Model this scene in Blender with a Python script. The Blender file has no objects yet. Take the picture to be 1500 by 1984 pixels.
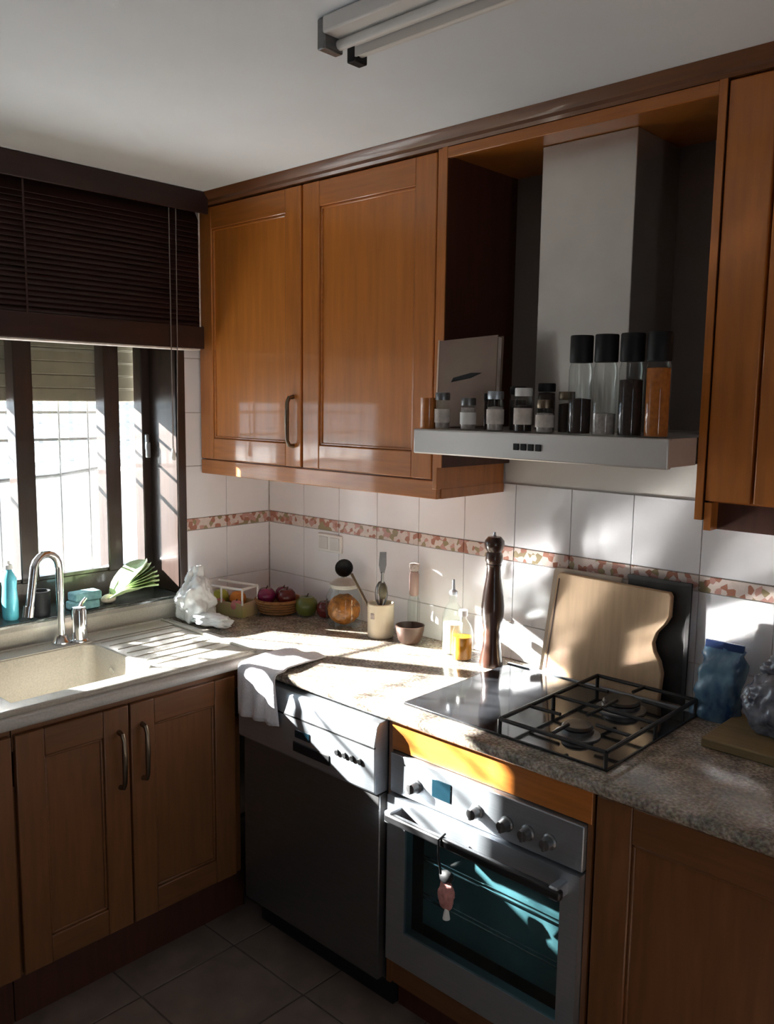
import bpy, bmesh, math, random
from math import pi, sin, cos, radians
from mathutils import Vector, Matrix, noise

# ---------------------------------------------------------------- camera, world, sun, exposure
SC = bpy.context.scene
COL = SC.collection
cam_d = bpy.data.cameras.new('camera'); cam = bpy.data.objects.new('camera', cam_d); COL.objects.link(cam)
cam_d.sensor_fit = 'VERTICAL'; cam_d.sensor_height = 24.0; cam_d.lens = 1664.9/1984*24.0
cam_d.clip_start = 0.02; cam_d.clip_end = 100
YAW, PITCH, ROLL = -0.75017, -0.12931, 0.01291
f_ = Vector((cos(PITCH)*sin(YAW), cos(PITCH)*cos(YAW), sin(PITCH)))
r_ = f_.cross(Vector((0, 0, 1))).normalized(); u_ = r_.cross(f_)
r2 = cos(ROLL)*r_ + sin(ROLL)*u_; u2 = -sin(ROLL)*r_ + cos(ROLL)*u_
M = Matrix((r2, u2, -f_)).transposed().to_4x4(); M.translation = Vector((2.7512, -2.2409, 1.7200))
cam.matrix_world = M
SC.camera = cam

world = bpy.data.worlds.new('world'); SC.world = world; world.use_nodes = True
bg = world.node_tree.nodes['Background']; bg.inputs[0].default_value = (0.72, 0.87, 1.0, 1); bg.inputs[1].default_value = 3.0

sun_d = bpy.data.lights.new('sun', 'SUN'); sun_d.energy = 85; sun_d.angle = radians(0.8); sun_d.color = (1.0, 0.97, 0.93)
sun = bpy.data.objects.new('sun', sun_d); COL.objects.link(sun)
sun.rotation_euler = Vector((1, 0.5, -0.45)).to_track_quat('-Z', 'Y').to_euler()
sun.location = (-4, -3, 4)

SC.view_settings.view_transform = 'Standard'; SC.view_settings.look = 'None'
SC.view_settings.exposure = 0.28; SC.view_settings.gamma = 1.0; SC.view_settings.use_curve_mapping = False
SC.cycles.use_denoising = True
SC.cycles.max_bounces = 10; SC.cycles.diffuse_bounces = 6; SC.cycles.transparent_max_bounces = 16
SC.cycles.blur_glossy = 0.0; SC.cycles.sample_clamp_indirect = 0.0
SC.cycles.use_guiding = True; SC.cycles.use_surface_guiding = True; SC.cycles.use_volume_guiding = False; SC.cycles.guiding_training_samples = 24

# ---------------------------------------------------------------- materials
def srgb(r, g, b):
    def c(v):
        v /= 255.0
        return v/12.92 if v <= 0.04045 else ((v+0.055)/1.055)**2.4
    return (c(r), c(g), c(b), 1)

def scale_c(c, k): return (min(c[0]*k, 1), min(c[1]*k, 1), min(c[2]*k, 1), 1)

def mat(name, col, rough=0.5, metal=0.0, var=0.12, nscale=25.0, bump=0.0, stretch=(1, 1, 1), coat=0.0, trans=0.0, col2=None, detail=3.0, spec=0.5, alpha=1.0, emit=None):
    m = bpy.data.materials.new(name); m.use_nodes = True
    nt = m.node_tree; b = nt.nodes['Principled BSDF']
    tc = nt.nodes.new('ShaderNodeTexCoord'); mp = nt.nodes.new('ShaderNodeMapping'); mp.inputs['Scale'].default_value = stretch
    nz = nt.nodes.new('ShaderNodeTexNoise'); nz.inputs['Scale'].default_value = nscale; nz.inputs['Detail'].default_value = detail
    nt.links.new(tc.outputs['Object'], mp.inputs[0]); nt.links.new(mp.outputs[0], nz.inputs['Vector'])
    rp = nt.nodes.new('ShaderNodeValToRGB')
    rp.color_ramp.elements[0].position = 0.3; rp.color_ramp.elements[1].position = 0.7
    rp.color_ramp.elements[0].color = scale_c(col, 1-var) if col2 is None else col
    rp.color_ramp.elements[1].color = scale_c(col, 1+var) if col2 is None else col2
    nt.links.new(nz.outputs['Fac'], rp.inputs[0]); nt.links.new(rp.outputs[0], b.inputs['Base Color'])
    b.inputs['Roughness'].default_value = rough; b.inputs['Metallic'].default_value = metal
    b.inputs['Coat Weight'].default_value = coat; b.inputs['Coat Roughness'].default_value = 0.07
    b.inputs['Transmission Weight'].default_value = trans; b.inputs['Specular IOR Level'].default_value = spec
    b.inputs['Alpha'].default_value = alpha
    if bump:
        bp = nt.nodes.new('ShaderNodeBump'); bp.inputs['Strength'].default_value = bump; bp.inputs['Distance'].default_value = 0.004
        nt.links.new(nz.outputs['Fac'], bp.inputs['Height']); nt.links.new(bp.outputs[0], b.inputs['Normal'])
    return m

def glass(name, tint=(0.95, 0.98, 0.97, 1), gloss=0.9):
    m = bpy.data.materials.new(name); m.use_nodes = True
    nt = m.node_tree; nt.nodes.clear()
    out = nt.nodes.new('ShaderNodeOutputMaterial'); mix = nt.nodes.new('ShaderNodeMixShader')
    tr = nt.nodes.new('ShaderNodeBsdfTransparent'); gl = nt.nodes.new('ShaderNodeBsdfGlossy'); fr = nt.nodes.new('ShaderNodeFresnel')
    tc = nt.nodes.new('ShaderNodeTexCoord'); nz = nt.nodes.new('ShaderNodeTexNoise'); nz.inputs['Scale'].default_value = 8
    rp = nt.nodes.new('ShaderNodeValToRGB'); rp.color_ramp.elements[0].color = scale_c(tint, 0.95); rp.color_ramp.elements[1].color = tint
    nt.links.new(tc.outputs['Object'], nz.inputs['Vector']); nt.links.new(nz.outputs['Fac'], rp.inputs[0]); nt.links.new(rp.outputs[0], tr.inputs[0])
    gl.inputs['Roughness'].default_value = 0.03; gl.inputs[0].default_value = (gloss, gloss, gloss, 1); geo = nt.nodes.new('ShaderNodeNewGeometry'); mr = nt.nodes.new('ShaderNodeMapRange'); mr.inputs[3].default_value = 1.45; mr.inputs[4].default_value = 1/1.45
    nt.links.new(geo.outputs['Backfacing'], mr.inputs[0]); nt.links.new(mr.outputs[0], fr.inputs[0])     # same reflectance on both faces of a thin pane
    nt.links.new(fr.outputs[0], mix.inputs[0]); nt.links.new(tr.outputs[0], mix.inputs[1]); nt.links.new(gl.outputs[0], mix.inputs[2])
    nt.links.new(mix.outputs[0], out.inputs[0])
    return m

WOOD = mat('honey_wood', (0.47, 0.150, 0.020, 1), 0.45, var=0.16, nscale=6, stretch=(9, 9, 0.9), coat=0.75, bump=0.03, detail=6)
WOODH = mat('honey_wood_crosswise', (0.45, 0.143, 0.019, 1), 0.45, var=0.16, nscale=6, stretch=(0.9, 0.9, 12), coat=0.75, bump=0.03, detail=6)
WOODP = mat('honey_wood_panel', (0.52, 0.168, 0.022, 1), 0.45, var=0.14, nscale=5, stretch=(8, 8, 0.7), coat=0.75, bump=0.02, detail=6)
WOODB = mat('shaded_base_wood', (0.17, 0.066, 0.022, 1), 0.36, var=0.16, nscale=6, stretch=(9, 9, 0.9), coat=0.25, bump=0.03, detail=6)  # honey wood darkened, so the base cabinets' shade sits in the colour
WOODBH = mat('shaded_base_wood_crosswise', (0.16, 0.062, 0.021, 1), 0.36, var=0.16, nscale=6, stretch=(0.9, 0.9, 12), coat=0.25, bump=0.03, detail=6)
WOODD = mat('dark_and_shaded_wood', (0.07, 0.020, 0.010, 1), 0.5, var=0.2, nscale=6, stretch=(8, 8, 0.8), detail=5)
DARKW = mat('walnut_window_wood', (0.030, 0.016, 0.012, 1), 0.35, var=0.25, nscale=6, stretch=(8, 8, 0.8), coat=0.3, detail=5)
BLIND = mat('blind_wood', (0.030, 0.011, 0.009, 1), 0.42, var=0.25, nscale=5, stretch=(6, 0.6, 6), detail=4)
ROOMW = mat('tan_room_paint', (0.30, 0.25, 0.20, 1), 0.9, var=0.04, nscale=3)
PLASTER = mat('white_plaster', (0.74, 0.71, 0.68, 1), 0.9, var=0.03, nscale=3)
CEIL = mat('ceiling_paint', (0.78, 0.81, 0.85, 1), 0.95, var=0.03, nscale=2.5)
TILE = mat('glazed_tile', (0.80, 0.79, 0.82, 1), 0.16, var=0.03, nscale=4)
GROUT = mat('grout', (0.62, 0.58, 0.56, 1), 0.9, var=0.1, nscale=60)
FTILE = mat('floor_tile', (0.20, 0.15, 0.125, 1), 0.45, var=0.22, nscale=9, detail=6)
FGROUT = mat('floor_grout', (0.12, 0.095, 0.085, 1), 0.9, var=0.15, nscale=40)
STEEL = mat('brushed_steel', (0.42, 0.45, 0.49, 1), 0.40, 0.84, var=0.06, nscale=30, stretch=(0.3, 0.3, 12))
STEELD = mat('dark_and_shaded_steel', (0.20, 0.20, 0.205, 1), 0.36, 0.85, var=0.08, nscale=30, stretch=(0.3, 0.3, 12))
CHROME = mat('chrome', (0.78, 0.79, 0.80, 1), 0.12, 1.0, var=0.02)
BRONZE = mat('bronze', (0.22, 0.17, 0.12, 1), 0.35, 1.0, var=0.12)
BLACKM = mat('black_enamel', (0.012, 0.012, 0.013, 1), 0.35, var=0.2)
IRON = mat('cast_iron', (0.016, 0.015, 0.015, 1), 0.5, var=0.3, nscale=120, bump=0.1)
BLACKP = mat('black_plastic', (0.006, 0.006, 0.007, 1), 0.55, var=0.2, spec=0.3)
HOBGL = mat('hob_glass', (0.020, 0.021, 0.024, 1), 0.08, var=0.1, spec=0.9)
OVENGL = glass('oven_glass', (0.60, 0.72, 0.74, 1))
OVENIN = mat('teal_enamel', (0.27, 0.36, 0.37, 1), 0.4, var=0.2, nscale=6)
HOODM = mat('hood_steel', (0.68, 0.65, 0.63, 1), 0.30, 0.45, var=0.03, nscale=8)
LAMPM = mat('lamp_enamel', (0.74, 0.72, 0.70, 1), 0.5, var=0.03, nscale=8)
BACKP = mat('niche_back_panel', (0.20, 0.17, 0.16, 1), 0.8, var=0.05, nscale=8)
CORN = mat('cornice_wood', (0.17, 0.062, 0.022, 1), 0.4, var=0.2, nscale=6, stretch=(0.9, 9, 9), coat=0.3, detail=6)
CHIMM = mat('chimney_steel', (0.60, 0.56, 0.52, 1), 0.36, 0.85, var=0.05, nscale=8)
SINKTOP = mat('pale_beige_top', (0.50, 0.48, 0.45, 1), 0.5, var=0.08, nscale=150, spec=0.3)
SINKM = mat('beige_composite', (0.47, 0.44, 0.38, 1), 0.5, var=0.10, nscale=180, spec=0.3)
WHITEP = mat('white_plastic', (0.78, 0.77, 0.75, 1), 0.35, var=0.02)
CREAM = mat('cream_ceramic', (0.68, 0.60, 0.46, 1), 0.30, var=0.06, nscale=12)
CLOTH = mat('towel_cotton', (0.80, 0.78, 0.82, 1), 0.95, var=0.06, nscale=160, bump=0.4)
MILLW = mat('dark_turned_wood', (0.040, 0.014, 0.008, 1), 0.28, var=0.3, nscale=8, stretch=(6, 6, 0.8), coat=0.5)
BOARDW = mat('beech_board', (0.55, 0.37, 0.22, 1), 0.55, var=0.10, nscale=6, stretch=(10, 10, 0.8), detail=5)
BOARDO = mat('olive_board', (0.24, 0.17, 0.075, 1), 0.55, var=0.16, nscale=6, stretch=(0.8, 9, 9), detail=5)
PALEB = mat('pale_board', (0.62, 0.54, 0.45, 1), 0.5, var=0.05, nscale=10)
TRAYM = mat('baking_tray_steel', (0.10, 0.098, 0.10, 1), 0.42, 0.8, var=0.2, nscale=14)
GLASS = glass('clear_glass')
PANE = glass('window_glass', (0.97, 0.985, 0.98, 1))
ORANGE = mat('orange_biscuits', (0.42, 0.15, 0.020, 1), 0.6, var=0.45, nscale=55, bump=0.5)
TURM = mat('orange_spice', (0.45, 0.13, 0.015, 1), 0.8, var=0.2, nscale=90)
DARKS = mat('dark_spice', (0.030, 0.014, 0.012, 1), 0.8, var=0.4, nscale=120)
CORDM = mat('grey_cord', (0.20, 0.17, 0.16, 1), 0.8, var=0.1)
PALES = mat('pale_spice', (0.40, 0.34, 0.32, 1), 0.8, var=0.25, nscale=120)
AMBER = mat('amber_oil', (0.38, 0.16, 0.014, 1), 0.1, var=0.15, nscale=9)
LABEL = mat('paper_label', (0.62, 0.55, 0.50, 1), 0.7, var=0.18, nscale=45)
GREENF = mat('green_apple_skin', (0.11, 0.13, 0.025, 1), 0.3, var=0.3, nscale=12)
REDF = mat('dark_red_skin', (0.10, 0.010, 0.010, 1), 0.25, var=0.4, nscale=10)
PURPLE = mat('purple_onion_skin', (0.16, 0.010, 0.055, 1), 0.25, var=0.4, nscale=9, stretch=(4, 4, 0.5))
ORANGEF = mat('orange_peel', (0.62, 0.22, 0.03, 1), 0.45, var=0.15, nscale=60, bump=0.3)
LIMEF = mat('yellow_green_skin', (0.40, 0.42, 0.06, 1), 0.35, var=0.2, nscale=12)
PINKF = mat('pink_skin', (0.60, 0.22, 0.22, 1), 0.35, var=0.25, nscale=10)
WICKER = mat('wicker', (0.30, 0.14, 0.045, 1), 0.65, var=0.3, nscale=60, bump=0.3)
LETTUCE = mat('lettuce_leaf', (0.52, 0.68, 0.34, 1), 0.5, var=0.25, nscale=18, bump=0.3)
LETTUCED = mat('dark_leaf', (0.06, 0.14, 0.03, 1), 0.5, var=0.3, nscale=18)
BAGW = mat('white_polythene', (0.82, 0.86, 0.88, 1), 0.25, var=0.05, nscale=9, bump=0.2)
BAGC = mat('clear_polythene', (0.34, 0.36, 0.42, 1), 0.15, col2=(0.05, 0.05, 0.075, 1), nscale=22, bump=0.4, spec=0.8)
BAGB = mat('blue_packet', (0.20, 0.36, 0.48, 1), 0.22, col2=(0.015, 0.05, 0.14, 1), nscale=22, bump=0.2, stretch=(1, 1, 0.5), spec=0.7)
BLUEL = mat('blue_soap', (0.10, 0.42, 0.50, 1), 0.15, var=0.2, nscale=9)
TEAL = mat('teal_reflection', (0.14, 0.30, 0.32, 1), 0.8, var=0.2, nscale=80, bump=0.4)
TERRA = mat('terracotta_clay', (0.045, 0.020, 0.012, 1), 0.5, var=0.25, nscale=14)
COPPER = mat('copper_tint', (0.40, 0.27, 0.24, 1), 0.4, var=0.15, nscale=10)
STONED = mat('dark_stone', (0.040, 0.045, 0.042, 1), 0.18, var=0.5, nscale=90, detail=6, spec=0.7)
SHUT = mat('shutter_slat', (0.20, 0.175, 0.12, 1), 0.5, var=0.12, nscale=12)
GRILLE = mat('grey_grille_paint', (0.24, 0.25, 0.26, 1), 0.5, var=0.03)
GWALL = mat('outside_white_render', (0.90, 0.89, 0.87, 1), 0.95, var=0.04, nscale=5)
HEDGE = mat('hedge_leaf', (0.42, 0.52, 0.26, 1), 0.7, var=0.4, nscale=14)
GROUND = mat('outside_paving', (0.57, 0.57, 0.58, 1), 0.95, var=0.12, nscale=7)
RUBBER = mat('display_glass', (0.006, 0.020, 0.030, 1), 0.08, var=0.1, spec=0.7)
PINKT = mat('pink_fabric', (0.55, 0.24, 0.22, 1), 0.8, var=0.3, nscale=60)

def granite(name):
    m = bpy.data.materials.new(name); m.use_nodes = True
    nt = m.node_tree; b = nt.nodes['Principled BSDF']; tc = nt.nodes.new('ShaderNodeTexCoord')
    n1 = nt.nodes.new('ShaderNodeTexNoise'); n1.inputs['Scale'].default_value = 130; n1.inputs['Detail'].default_value = 5
    n2 = nt.nodes.new('ShaderNodeTexVoronoi'); n2.inputs['Scale'].default_value = 210
    n3 = nt.nodes.new('ShaderNodeTexNoise'); n3.inputs['Scale'].default_value = 18; n3.inputs['Detail'].default_value = 4
    r1 = nt.nodes.new('ShaderNodeValToRGB'); e = r1.color_ramp.elements
    e[0].position = 0.34; e[0].color = (0.17, 0.14, 0.12, 1); e[1].position = 0.62; e[1].color = (0.46, 0.42, 0.37, 1)
    el = r1.color_ramp.elements.new(0.48); el.color = (0.29, 0.25, 0.215, 1)
    r2_ = nt.nodes.new('ShaderNodeValToRGB'); r2_.color_ramp.elements[0].color = (0.55, 0.55, 0.52, 1); r2_.color_ramp.elements[1].color = (1.25, 1.2, 1.15, 1)
    r2_.color_ramp.elements[0].position = 0.35; r2_.color_ramp.elements[1].position = 0.65
    mx = nt.nodes.new('ShaderNodeMix'); mx.data_type = 'RGBA'; mx.blend_type = 'MULTIPLY'; mx.inputs[0].default_value = 1.0
    mv = nt.nodes.new('ShaderNodeMix'); mv.data_type = 'RGBA'; mv.blend_type = 'OVERLAY'; mv.inputs[0].default_value = 0.10
    for n in (n1, n2, n3): nt.links.new(tc.outputs['Object'], n.inputs['Vector'])
    nt.links.new(n1.outputs['Fac'], r1.inputs[0]); nt.links.new(n3.outputs['Fac'], r2_.inputs[0])
    nt.links.new(r1.outputs[0], mx.inputs[6]); nt.links.new(r2_.outputs[0], mx.inputs[7])
    nt.links.new(mx.outputs[2], mv.inputs[6]); nt.links.new(n2.outputs['Color'], mv.inputs[7])
    nt.links.new(mv.outputs[2], b.inputs['Base Color'])
    b.inputs['Roughness'].default_value = 0.14; b.inputs['Specular IOR Level'].default_value = 0.55
    return m
GRANITE = granite('polished_granite')

def border_mat(name):
    # printed frieze: small terracotta, pink and olive motifs on a pale ground
    m = bpy.data.materials.new(name); m.use_nodes = True
    nt = m.node_tree; b = nt.nodes['Principled BSDF']; tc = nt.nodes.new('ShaderNodeTexCoord')
    v = nt.nodes.new('ShaderNodeTexVoronoi'); v.inputs['Scale'].default_value = 60
    sep = nt.nodes.new('ShaderNodeSeparateColor')
    r = nt.nodes.new('ShaderNodeValToRGB'); r.color_ramp.interpolation = 'CONSTANT'
    cols = [(0.0, (0.66, 0.56, 0.52, 1)), (0.30, (0.38, 0.17, 0.12, 1)), (0.48, (0.50, 0.28, 0.24, 1)), (0.62, (0.30, 0.24, 0.14, 1)), (0.74, (0.62, 0.52, 0.48, 1))]
    r.color_ramp.elements[0].color = cols[0][1]; r.color_ramp.elements[1].position = cols[1][0]; r.color_ramp.elements[1].color = cols[1][1]
    for p, c in cols[2:]:
        q = r.color_ramp.elements.new(p); q.color = c
    nt.links.new(tc.outputs['Object'], v.inputs['Vector']); nt.links.new(v.outputs['Color'], sep.inputs[0]); nt.links.new(sep.outputs[0], r.inputs[0])
    nt.links.new(r.outputs[0], b.inputs['Base Color']); b.inputs['Roughness'].default_value = 0.25
    return m
BORDER = border_mat('frieze_print')

# ---------------------------------------------------------------- mesh helpers
class MB:
    def __init__(s): s.bm = bmesh.new()
    def box(s, x0, x1, y0, y1, z0, z1):
        x0, x1 = sorted((x0, x1)); y0, y1 = sorted((y0, y1)); z0, z1 = sorted((z0, z1))
        v = [s.bm.verts.new(p) for p in ((x0,y0,z0),(x1,y0,z0),(x1,y1,z0),(x0,y1,z0),(x0,y0,z1),(x1,y0,z1),(x1,y1,z1),(x0,y1,z1))]
        for f in ((0,3,2,1),(4,5,6,7),(0,1,5,4),(1,2,6,5),(2,3,7,6),(3,0,4,7)): s.bm.faces.new([v[i] for i in f])
        return s
    def lathe(s, prof, c=(0, 0, 0), n=24, sx=1, sy=1):
        rings = []
        for r, z in prof:
            if r < 1e-6: rings.append([s.bm.verts.new((c[0], c[1], c[2]+z))])
            else: rings.append([s.bm.verts.new((c[0]+r*sx*cos(2*pi*i/n), c[1]+r*sy*sin(2*pi*i/n), c[2]+z)) for i in range(n)])
        for a, b in zip(rings, rings[1:]):
            for i in range(n):
                j = (i+1) % n
                if len(a) == 1 and len(b) == 1: break
                if len(a) == 1: s.bm.faces.new((a[0], b[j], b[i]))
                elif len(b) == 1: s.bm.faces.new((a[i], a[j], b[0]))
                else: s.bm.faces.new((a[i], a[j], b[j], b[i]))
        if len(rings[0]) > 1: s.bm.faces.new(list(reversed(rings[0])))
        if len(rings[-1]) > 1: s.bm.faces.new(rings[-1])
        return s
    def tube(s, pts, r, n=10):
        pts = [Vector(p) for p in pts]; rr = r if isinstance(r, (list, tuple)) else [r]*len(pts)
        rings = []; up = None
        for i, p in enumerate(pts):
            t = (pts[min(i+1, len(pts)-1)] - pts[max(i-1, 0)]).normalized()
            if up is None:
                up = Vector((0, 0, 1)) if abs(t.z) < 0.9 else Vector((1, 0, 0))
            a = t.cross(up)
            if a.length < 1e-5: a = t.cross(Vector((0, 1, 0)))
            a.normalize(); b = a.cross(t).normalized(); up = b
            rings.append([s.bm.verts.new(p + rr[i]*(cos(2*pi*k/n)*a + sin(2*pi*k/n)*b)) for k in range(n)])
        for a, b in zip(rings, rings[1:]):
            for k in range(n): s.bm.faces.new((a[k], a[(k+1) % n], b[(k+1) % n], b[k]))
        s.bm.faces.new(list(reversed(rings[0]))); s.bm.faces.new(rings[-1])
        return s
    def prism(s, poly, fn, d0, d1):
        a = [s.bm.verts.new(fn(u, v, d0)) for u, v in poly]; b = [s.bm.verts.new(fn(u, v, d1)) for u, v in poly]
        n = len(poly)
        s.bm.faces.new(a); s.bm.faces.new(list(reversed(b)))
        for i in range(n): s.bm.faces.new((a[i], b[i], b[(i+1) % n], a[(i+1) % n]))
        return s
    def blob(s, c, rx, ry, rz, amp=0.0, freq=3.0, sub=3, seed=0, flat=None):
        r = bmesh.ops.create_icosphere(s.bm, subdivisions=sub, radius=1)
        for v in r['verts']:
            k = 1 + amp*noise.noise(v.co*freq + Vector((seed*7.3, seed*3.1, seed))) + 0.5*amp*noise.noise(v.co*freq*2.7 + Vector((seed, 5, 1)))
            co = Vector((v.co.x*rx*k, v.co.y*ry*k, v.co.z*rz*k))
            if flat is not None and co.z < -flat: co.z = -flat
            v.co = co + Vector(c)
        return s
    def rotz(s, a, c):
        bmesh.ops.rotate(s.bm, verts=s.bm.verts, cent=Vector(c), matrix=Matrix.Rotation(a, 3, 'Z')); return s
    def rot(s, a, c, ax):
        bmesh.ops.rotate(s.bm, verts=s.bm.verts, cent=Vector(c), matrix=Matrix.Rotation(a, 3, ax)); return s

def root_loc(o):
    v = Vector((0, 0, 0))
    while o is not None: v += o.location; o = o.parent
    return v

def obj(name, mb, m, parent=None, bevel=0.0, smooth=35):
    """one mesh object from world-space geometry, parented without moving it"""
    bm = mb.bm
    bmesh.ops.recalc_face_normals(bm, faces=bm.faces)
    if parent is not None: bmesh.ops.translate(bm, verts=bm.verts, vec=-root_loc(parent))
    me = bpy.data.meshes.new(name); bm.to_mesh(me); bm.free()
    for p in me.polygons: p.use_smooth = True
    me.set_sharp_from_angle(angle=radians(smooth))
    me.materials.append(m)
    o = bpy.data.objects.new(name, me); COL.objects.link(o)
    if parent is not None: o.parent = parent
    if bevel:
        b = o.modifiers.new('bevel', 'BEVEL'); b.width = bevel; b.segments = 2; b.limit_method = 'ANGLE'; b.angle_limit = radians(40)
    return o

def thing(name, loc, label, cat, group=None):
    o = bpy.data.objects.new(name, None); COL.objects.link(o); o.location = loc; o.empty_display_size = 0.05
    o['label'] = label; o['category'] = cat
    if group: o['group'] = group
    return o

def tag(o, label, cat, group=None):
    o['label'] = label; o['category'] = cat
    if group: o['group'] = group
    return o

def struct(o): o['kind'] = 'structure'; return o

def B(*a): return MB().box(*a)

def copy_thing(o, loc, label, group=None):
    def cp(q, par):
        c = q.copy(); COL.objects.link(c)
        if par is not None: c.parent = par
        for ch in [k for k in q.children]: cp(ch, c)
        return c
    c = cp(o, None); c.location = loc; c['label'] = label
    if group: c['group'] = group
    return c

# ---------------------------------------------------------------- structure
XR, YF, ZC = 3.9, -4.0, 2.448
floor = struct(obj('floor', B(-0.25, XR+0.2, YF-0.2, 0.2, -0.10, -0.004), FGROUT))
ceiling = struct(obj('ceiling', B(-0.25, XR+0.2, YF-0.2, 0.2, ZC, ZC+0.15), CEIL))
# floor tiles 0.33 m, turned with the room
tile_me = None
random.seed(3)
for i in range(12):
    for j in range(12):
        x0 = 0.03 + i*0.33; y0 = -0.05 - (j+1)*0.33
        if x0+0.33 > XR or y0 < YF: continue
        mb = B(0, 0.325, 0, 0.325, -0.004, 0.0)
        if tile_me is None:
            o = obj('floor_tile', mb, FTILE, bevel=0.0015); tile_me = o.data
        else:
            o = bpy.data.objects.new('floor_tile', tile_me); COL.objects.link(o)
            md = o.modifiers.new('bevel', 'BEVEL'); md.width = 0.0015; md.segments = 1
        o.parent = floor; o.location = (x0, y0, random.uniform(-0.0004, 0.0004))

WY0, WY1, WZ0, WZ1 = -1.585, -0.43, 0.965, 2.12       # window opening
V0, V1, V2, V3 = -2.85, -2.25, 1.0, 2.12            # unseen window added further along the wall for fill light
wl = MB(); wl.box(-0.25, 0, YF-0.2, V0, 0, ZC); wl.box(-0.25, 0, V1, WY0, 0, ZC); wl.box(-0.25, 0, V0, V1, 0, V2); wl.box(-0.25, 0, V0, V1, V3, ZC); wl.box(-0.25, 0, WY1, 0.2, 0, ZC)
wl.box(-0.25, 0, WY0, WY1, 0, WZ0); wl.box(-0.25, 0, WY0, WY1, WZ1, ZC)
wall_left = struct(obj('wall_left', wl, PLASTER))
wall_back = struct(obj('wall_back', B(0, XR+0.2, 0, 0.2, 0, ZC), PLASTER))
wall_front = struct(obj('wall_front', B(0, XR+0.2, YF-0.2, YF, 0, ZC), ROOMW))
wr = MB(); wr.box(XR, XR+0.2, YF, -2.6, 0, ZC); wr.box(XR, XR+0.2, -2.2, 0, 0, ZC); wr.box(XR, XR+0.2, -2.6, -2.2, 2.1, ZC)  # narrow opening added out of view to let in fill light
wall_right = struct(obj('wall_right', wr, ROOMW))

# wall tiles on the hood wall and on the strip of window wall beside it; 0.2 m tiles, a frieze at 1.22-1.265
def wall_tiles(parent, axis, a_edges, rows):
    for k in range(len(a_edges)-1):
        a0, a1 = a_edges[k]+0.0012, a_edges[k+1]-0.0012
        for z0, z1, kind in rows:
            d = 0.006 + random.uniform(-0.0003, 0.0003)
            if kind == 'border': d += 0.002
            z0_, z1_ = z0+0.0012, z1-0.0012
            mb = B(a0, a1, -d, 0.0, z0_, z1_) if axis == 'y' else B(0.0, d, a0, a1, z0_, z1_)
            obj('border_tile' if kind == 'border' else 'wall_tile', mb, BORDER if kind == 'border' else TILE, parent, bevel=0.001)
ROWS = [(0.90, 1.02, 't'), (1.02, 1.22, 't'), (1.22, 1.265, 'border'), (1.265, 1.465, 't')]
wall_tiles(wall_back, 'y', [0.008, 0.22] + [0.42+0.2*i for i in range(12)], ROWS)
wall_tiles(wall_left, 'x', [-0.43, -0.22, -0.008], ROWS + [(1.465, 1.665, 't'), (1.665, 1.865, 't'), (1.865, 2.065, 't')])
struct(obj('grout_bed', B(0.002, 2.6, -0.002, 0, 0.9, 1.465), GROUT, wall_back))
struct(obj('grout_bed', B(0, 0.002, -0.43, -0.002, 0.9, 2.065), GROUT, wall_left))

# window: dark frame set in the outer half of the wall, wood-lined right reveal, stone sill
GX0, GX1 = -0.235, -0.175
win = struct(obj('window_1', MB().box(GX0, GX1, WY0, WY1, WZ0, 1.075).box(GX0, GX1, WY0, WY1, 2.04, WZ1).box(GX0, GX1, WY1-0.045, WY1, 1.075, 2.04).box(GX0, GX1, WY0, WY0+0.06, 1.075, 2.04), DARKW, bevel=0.004))
for a, b in ((-0.635, -0.575), (-0.965, -0.900)):
    obj('mullion', B(GX0+0.005, GX1+0.012, a, b, 1.07, 2.045), DARKW, win, bevel=0.004)
for a, b in ((-0.575, -0.475), (-0.900, -0.635), (-1.525, -0.965)):
    obj('window_pane', B(-0.207, -0.203, a-0.004, b+0.004, 1.07, 2.045), PANE, win)
    obj('glazing_bead', MB().box(-0.20, GX1+0.004, a, b, 1.075, 1.087).box(-0.20, GX1+0.004, a, b, 2.028, 2.04), DARKW, win)
obj('jamb_lining', B(GX1, 0.012, WY1-0.012, WY1, WZ0+0.02, WZ1), DARKW, win, bevel=0.002)
obj('jamb_lining', B(GX1, 0.012, WY0, WY0+0.012, WZ0+0.02, WZ1), DARKW, win, bevel=0.002)
obj('architrave', B(0.0, 0.014, WY1-0.012, WY1+0.022, 1.0, WZ1), DARKW, win, bevel=0.002)
sill = obj('window_sill', B(GX1, 0.022, WY0, WY1, 0.955, 0.985), STONED, win, bevel=0.004)
hd = MB().box(-0.178, -0.160, -0.468, -0.455, 1.52, 1.58).box(-0.166, -0.154, -0.470, -0.452, 1.49, 1.55)
obj('window_handle', hd, STEEL, win, bevel=0.004)

fill_win = struct(obj('window_fill', MB().box(GX0, GX1, V0, V1, V2, V2+0.06).box(GX0, GX1, V0, V1, V3-0.06, V3).box(GX0, GX1, V0, V0+0.06, V2, V3).box(GX0, GX1, V1-0.06, V1, V2, V3).box(GX0, GX1, -2.57, -2.53, V2, V3), DARKW))  # window added beyond the view as a source of fill
obj('window_pane', B(-0.207, -0.203, V0+0.05, V1-0.05, V2+0.05, V3-0.05), PANE, fill_win)

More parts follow.
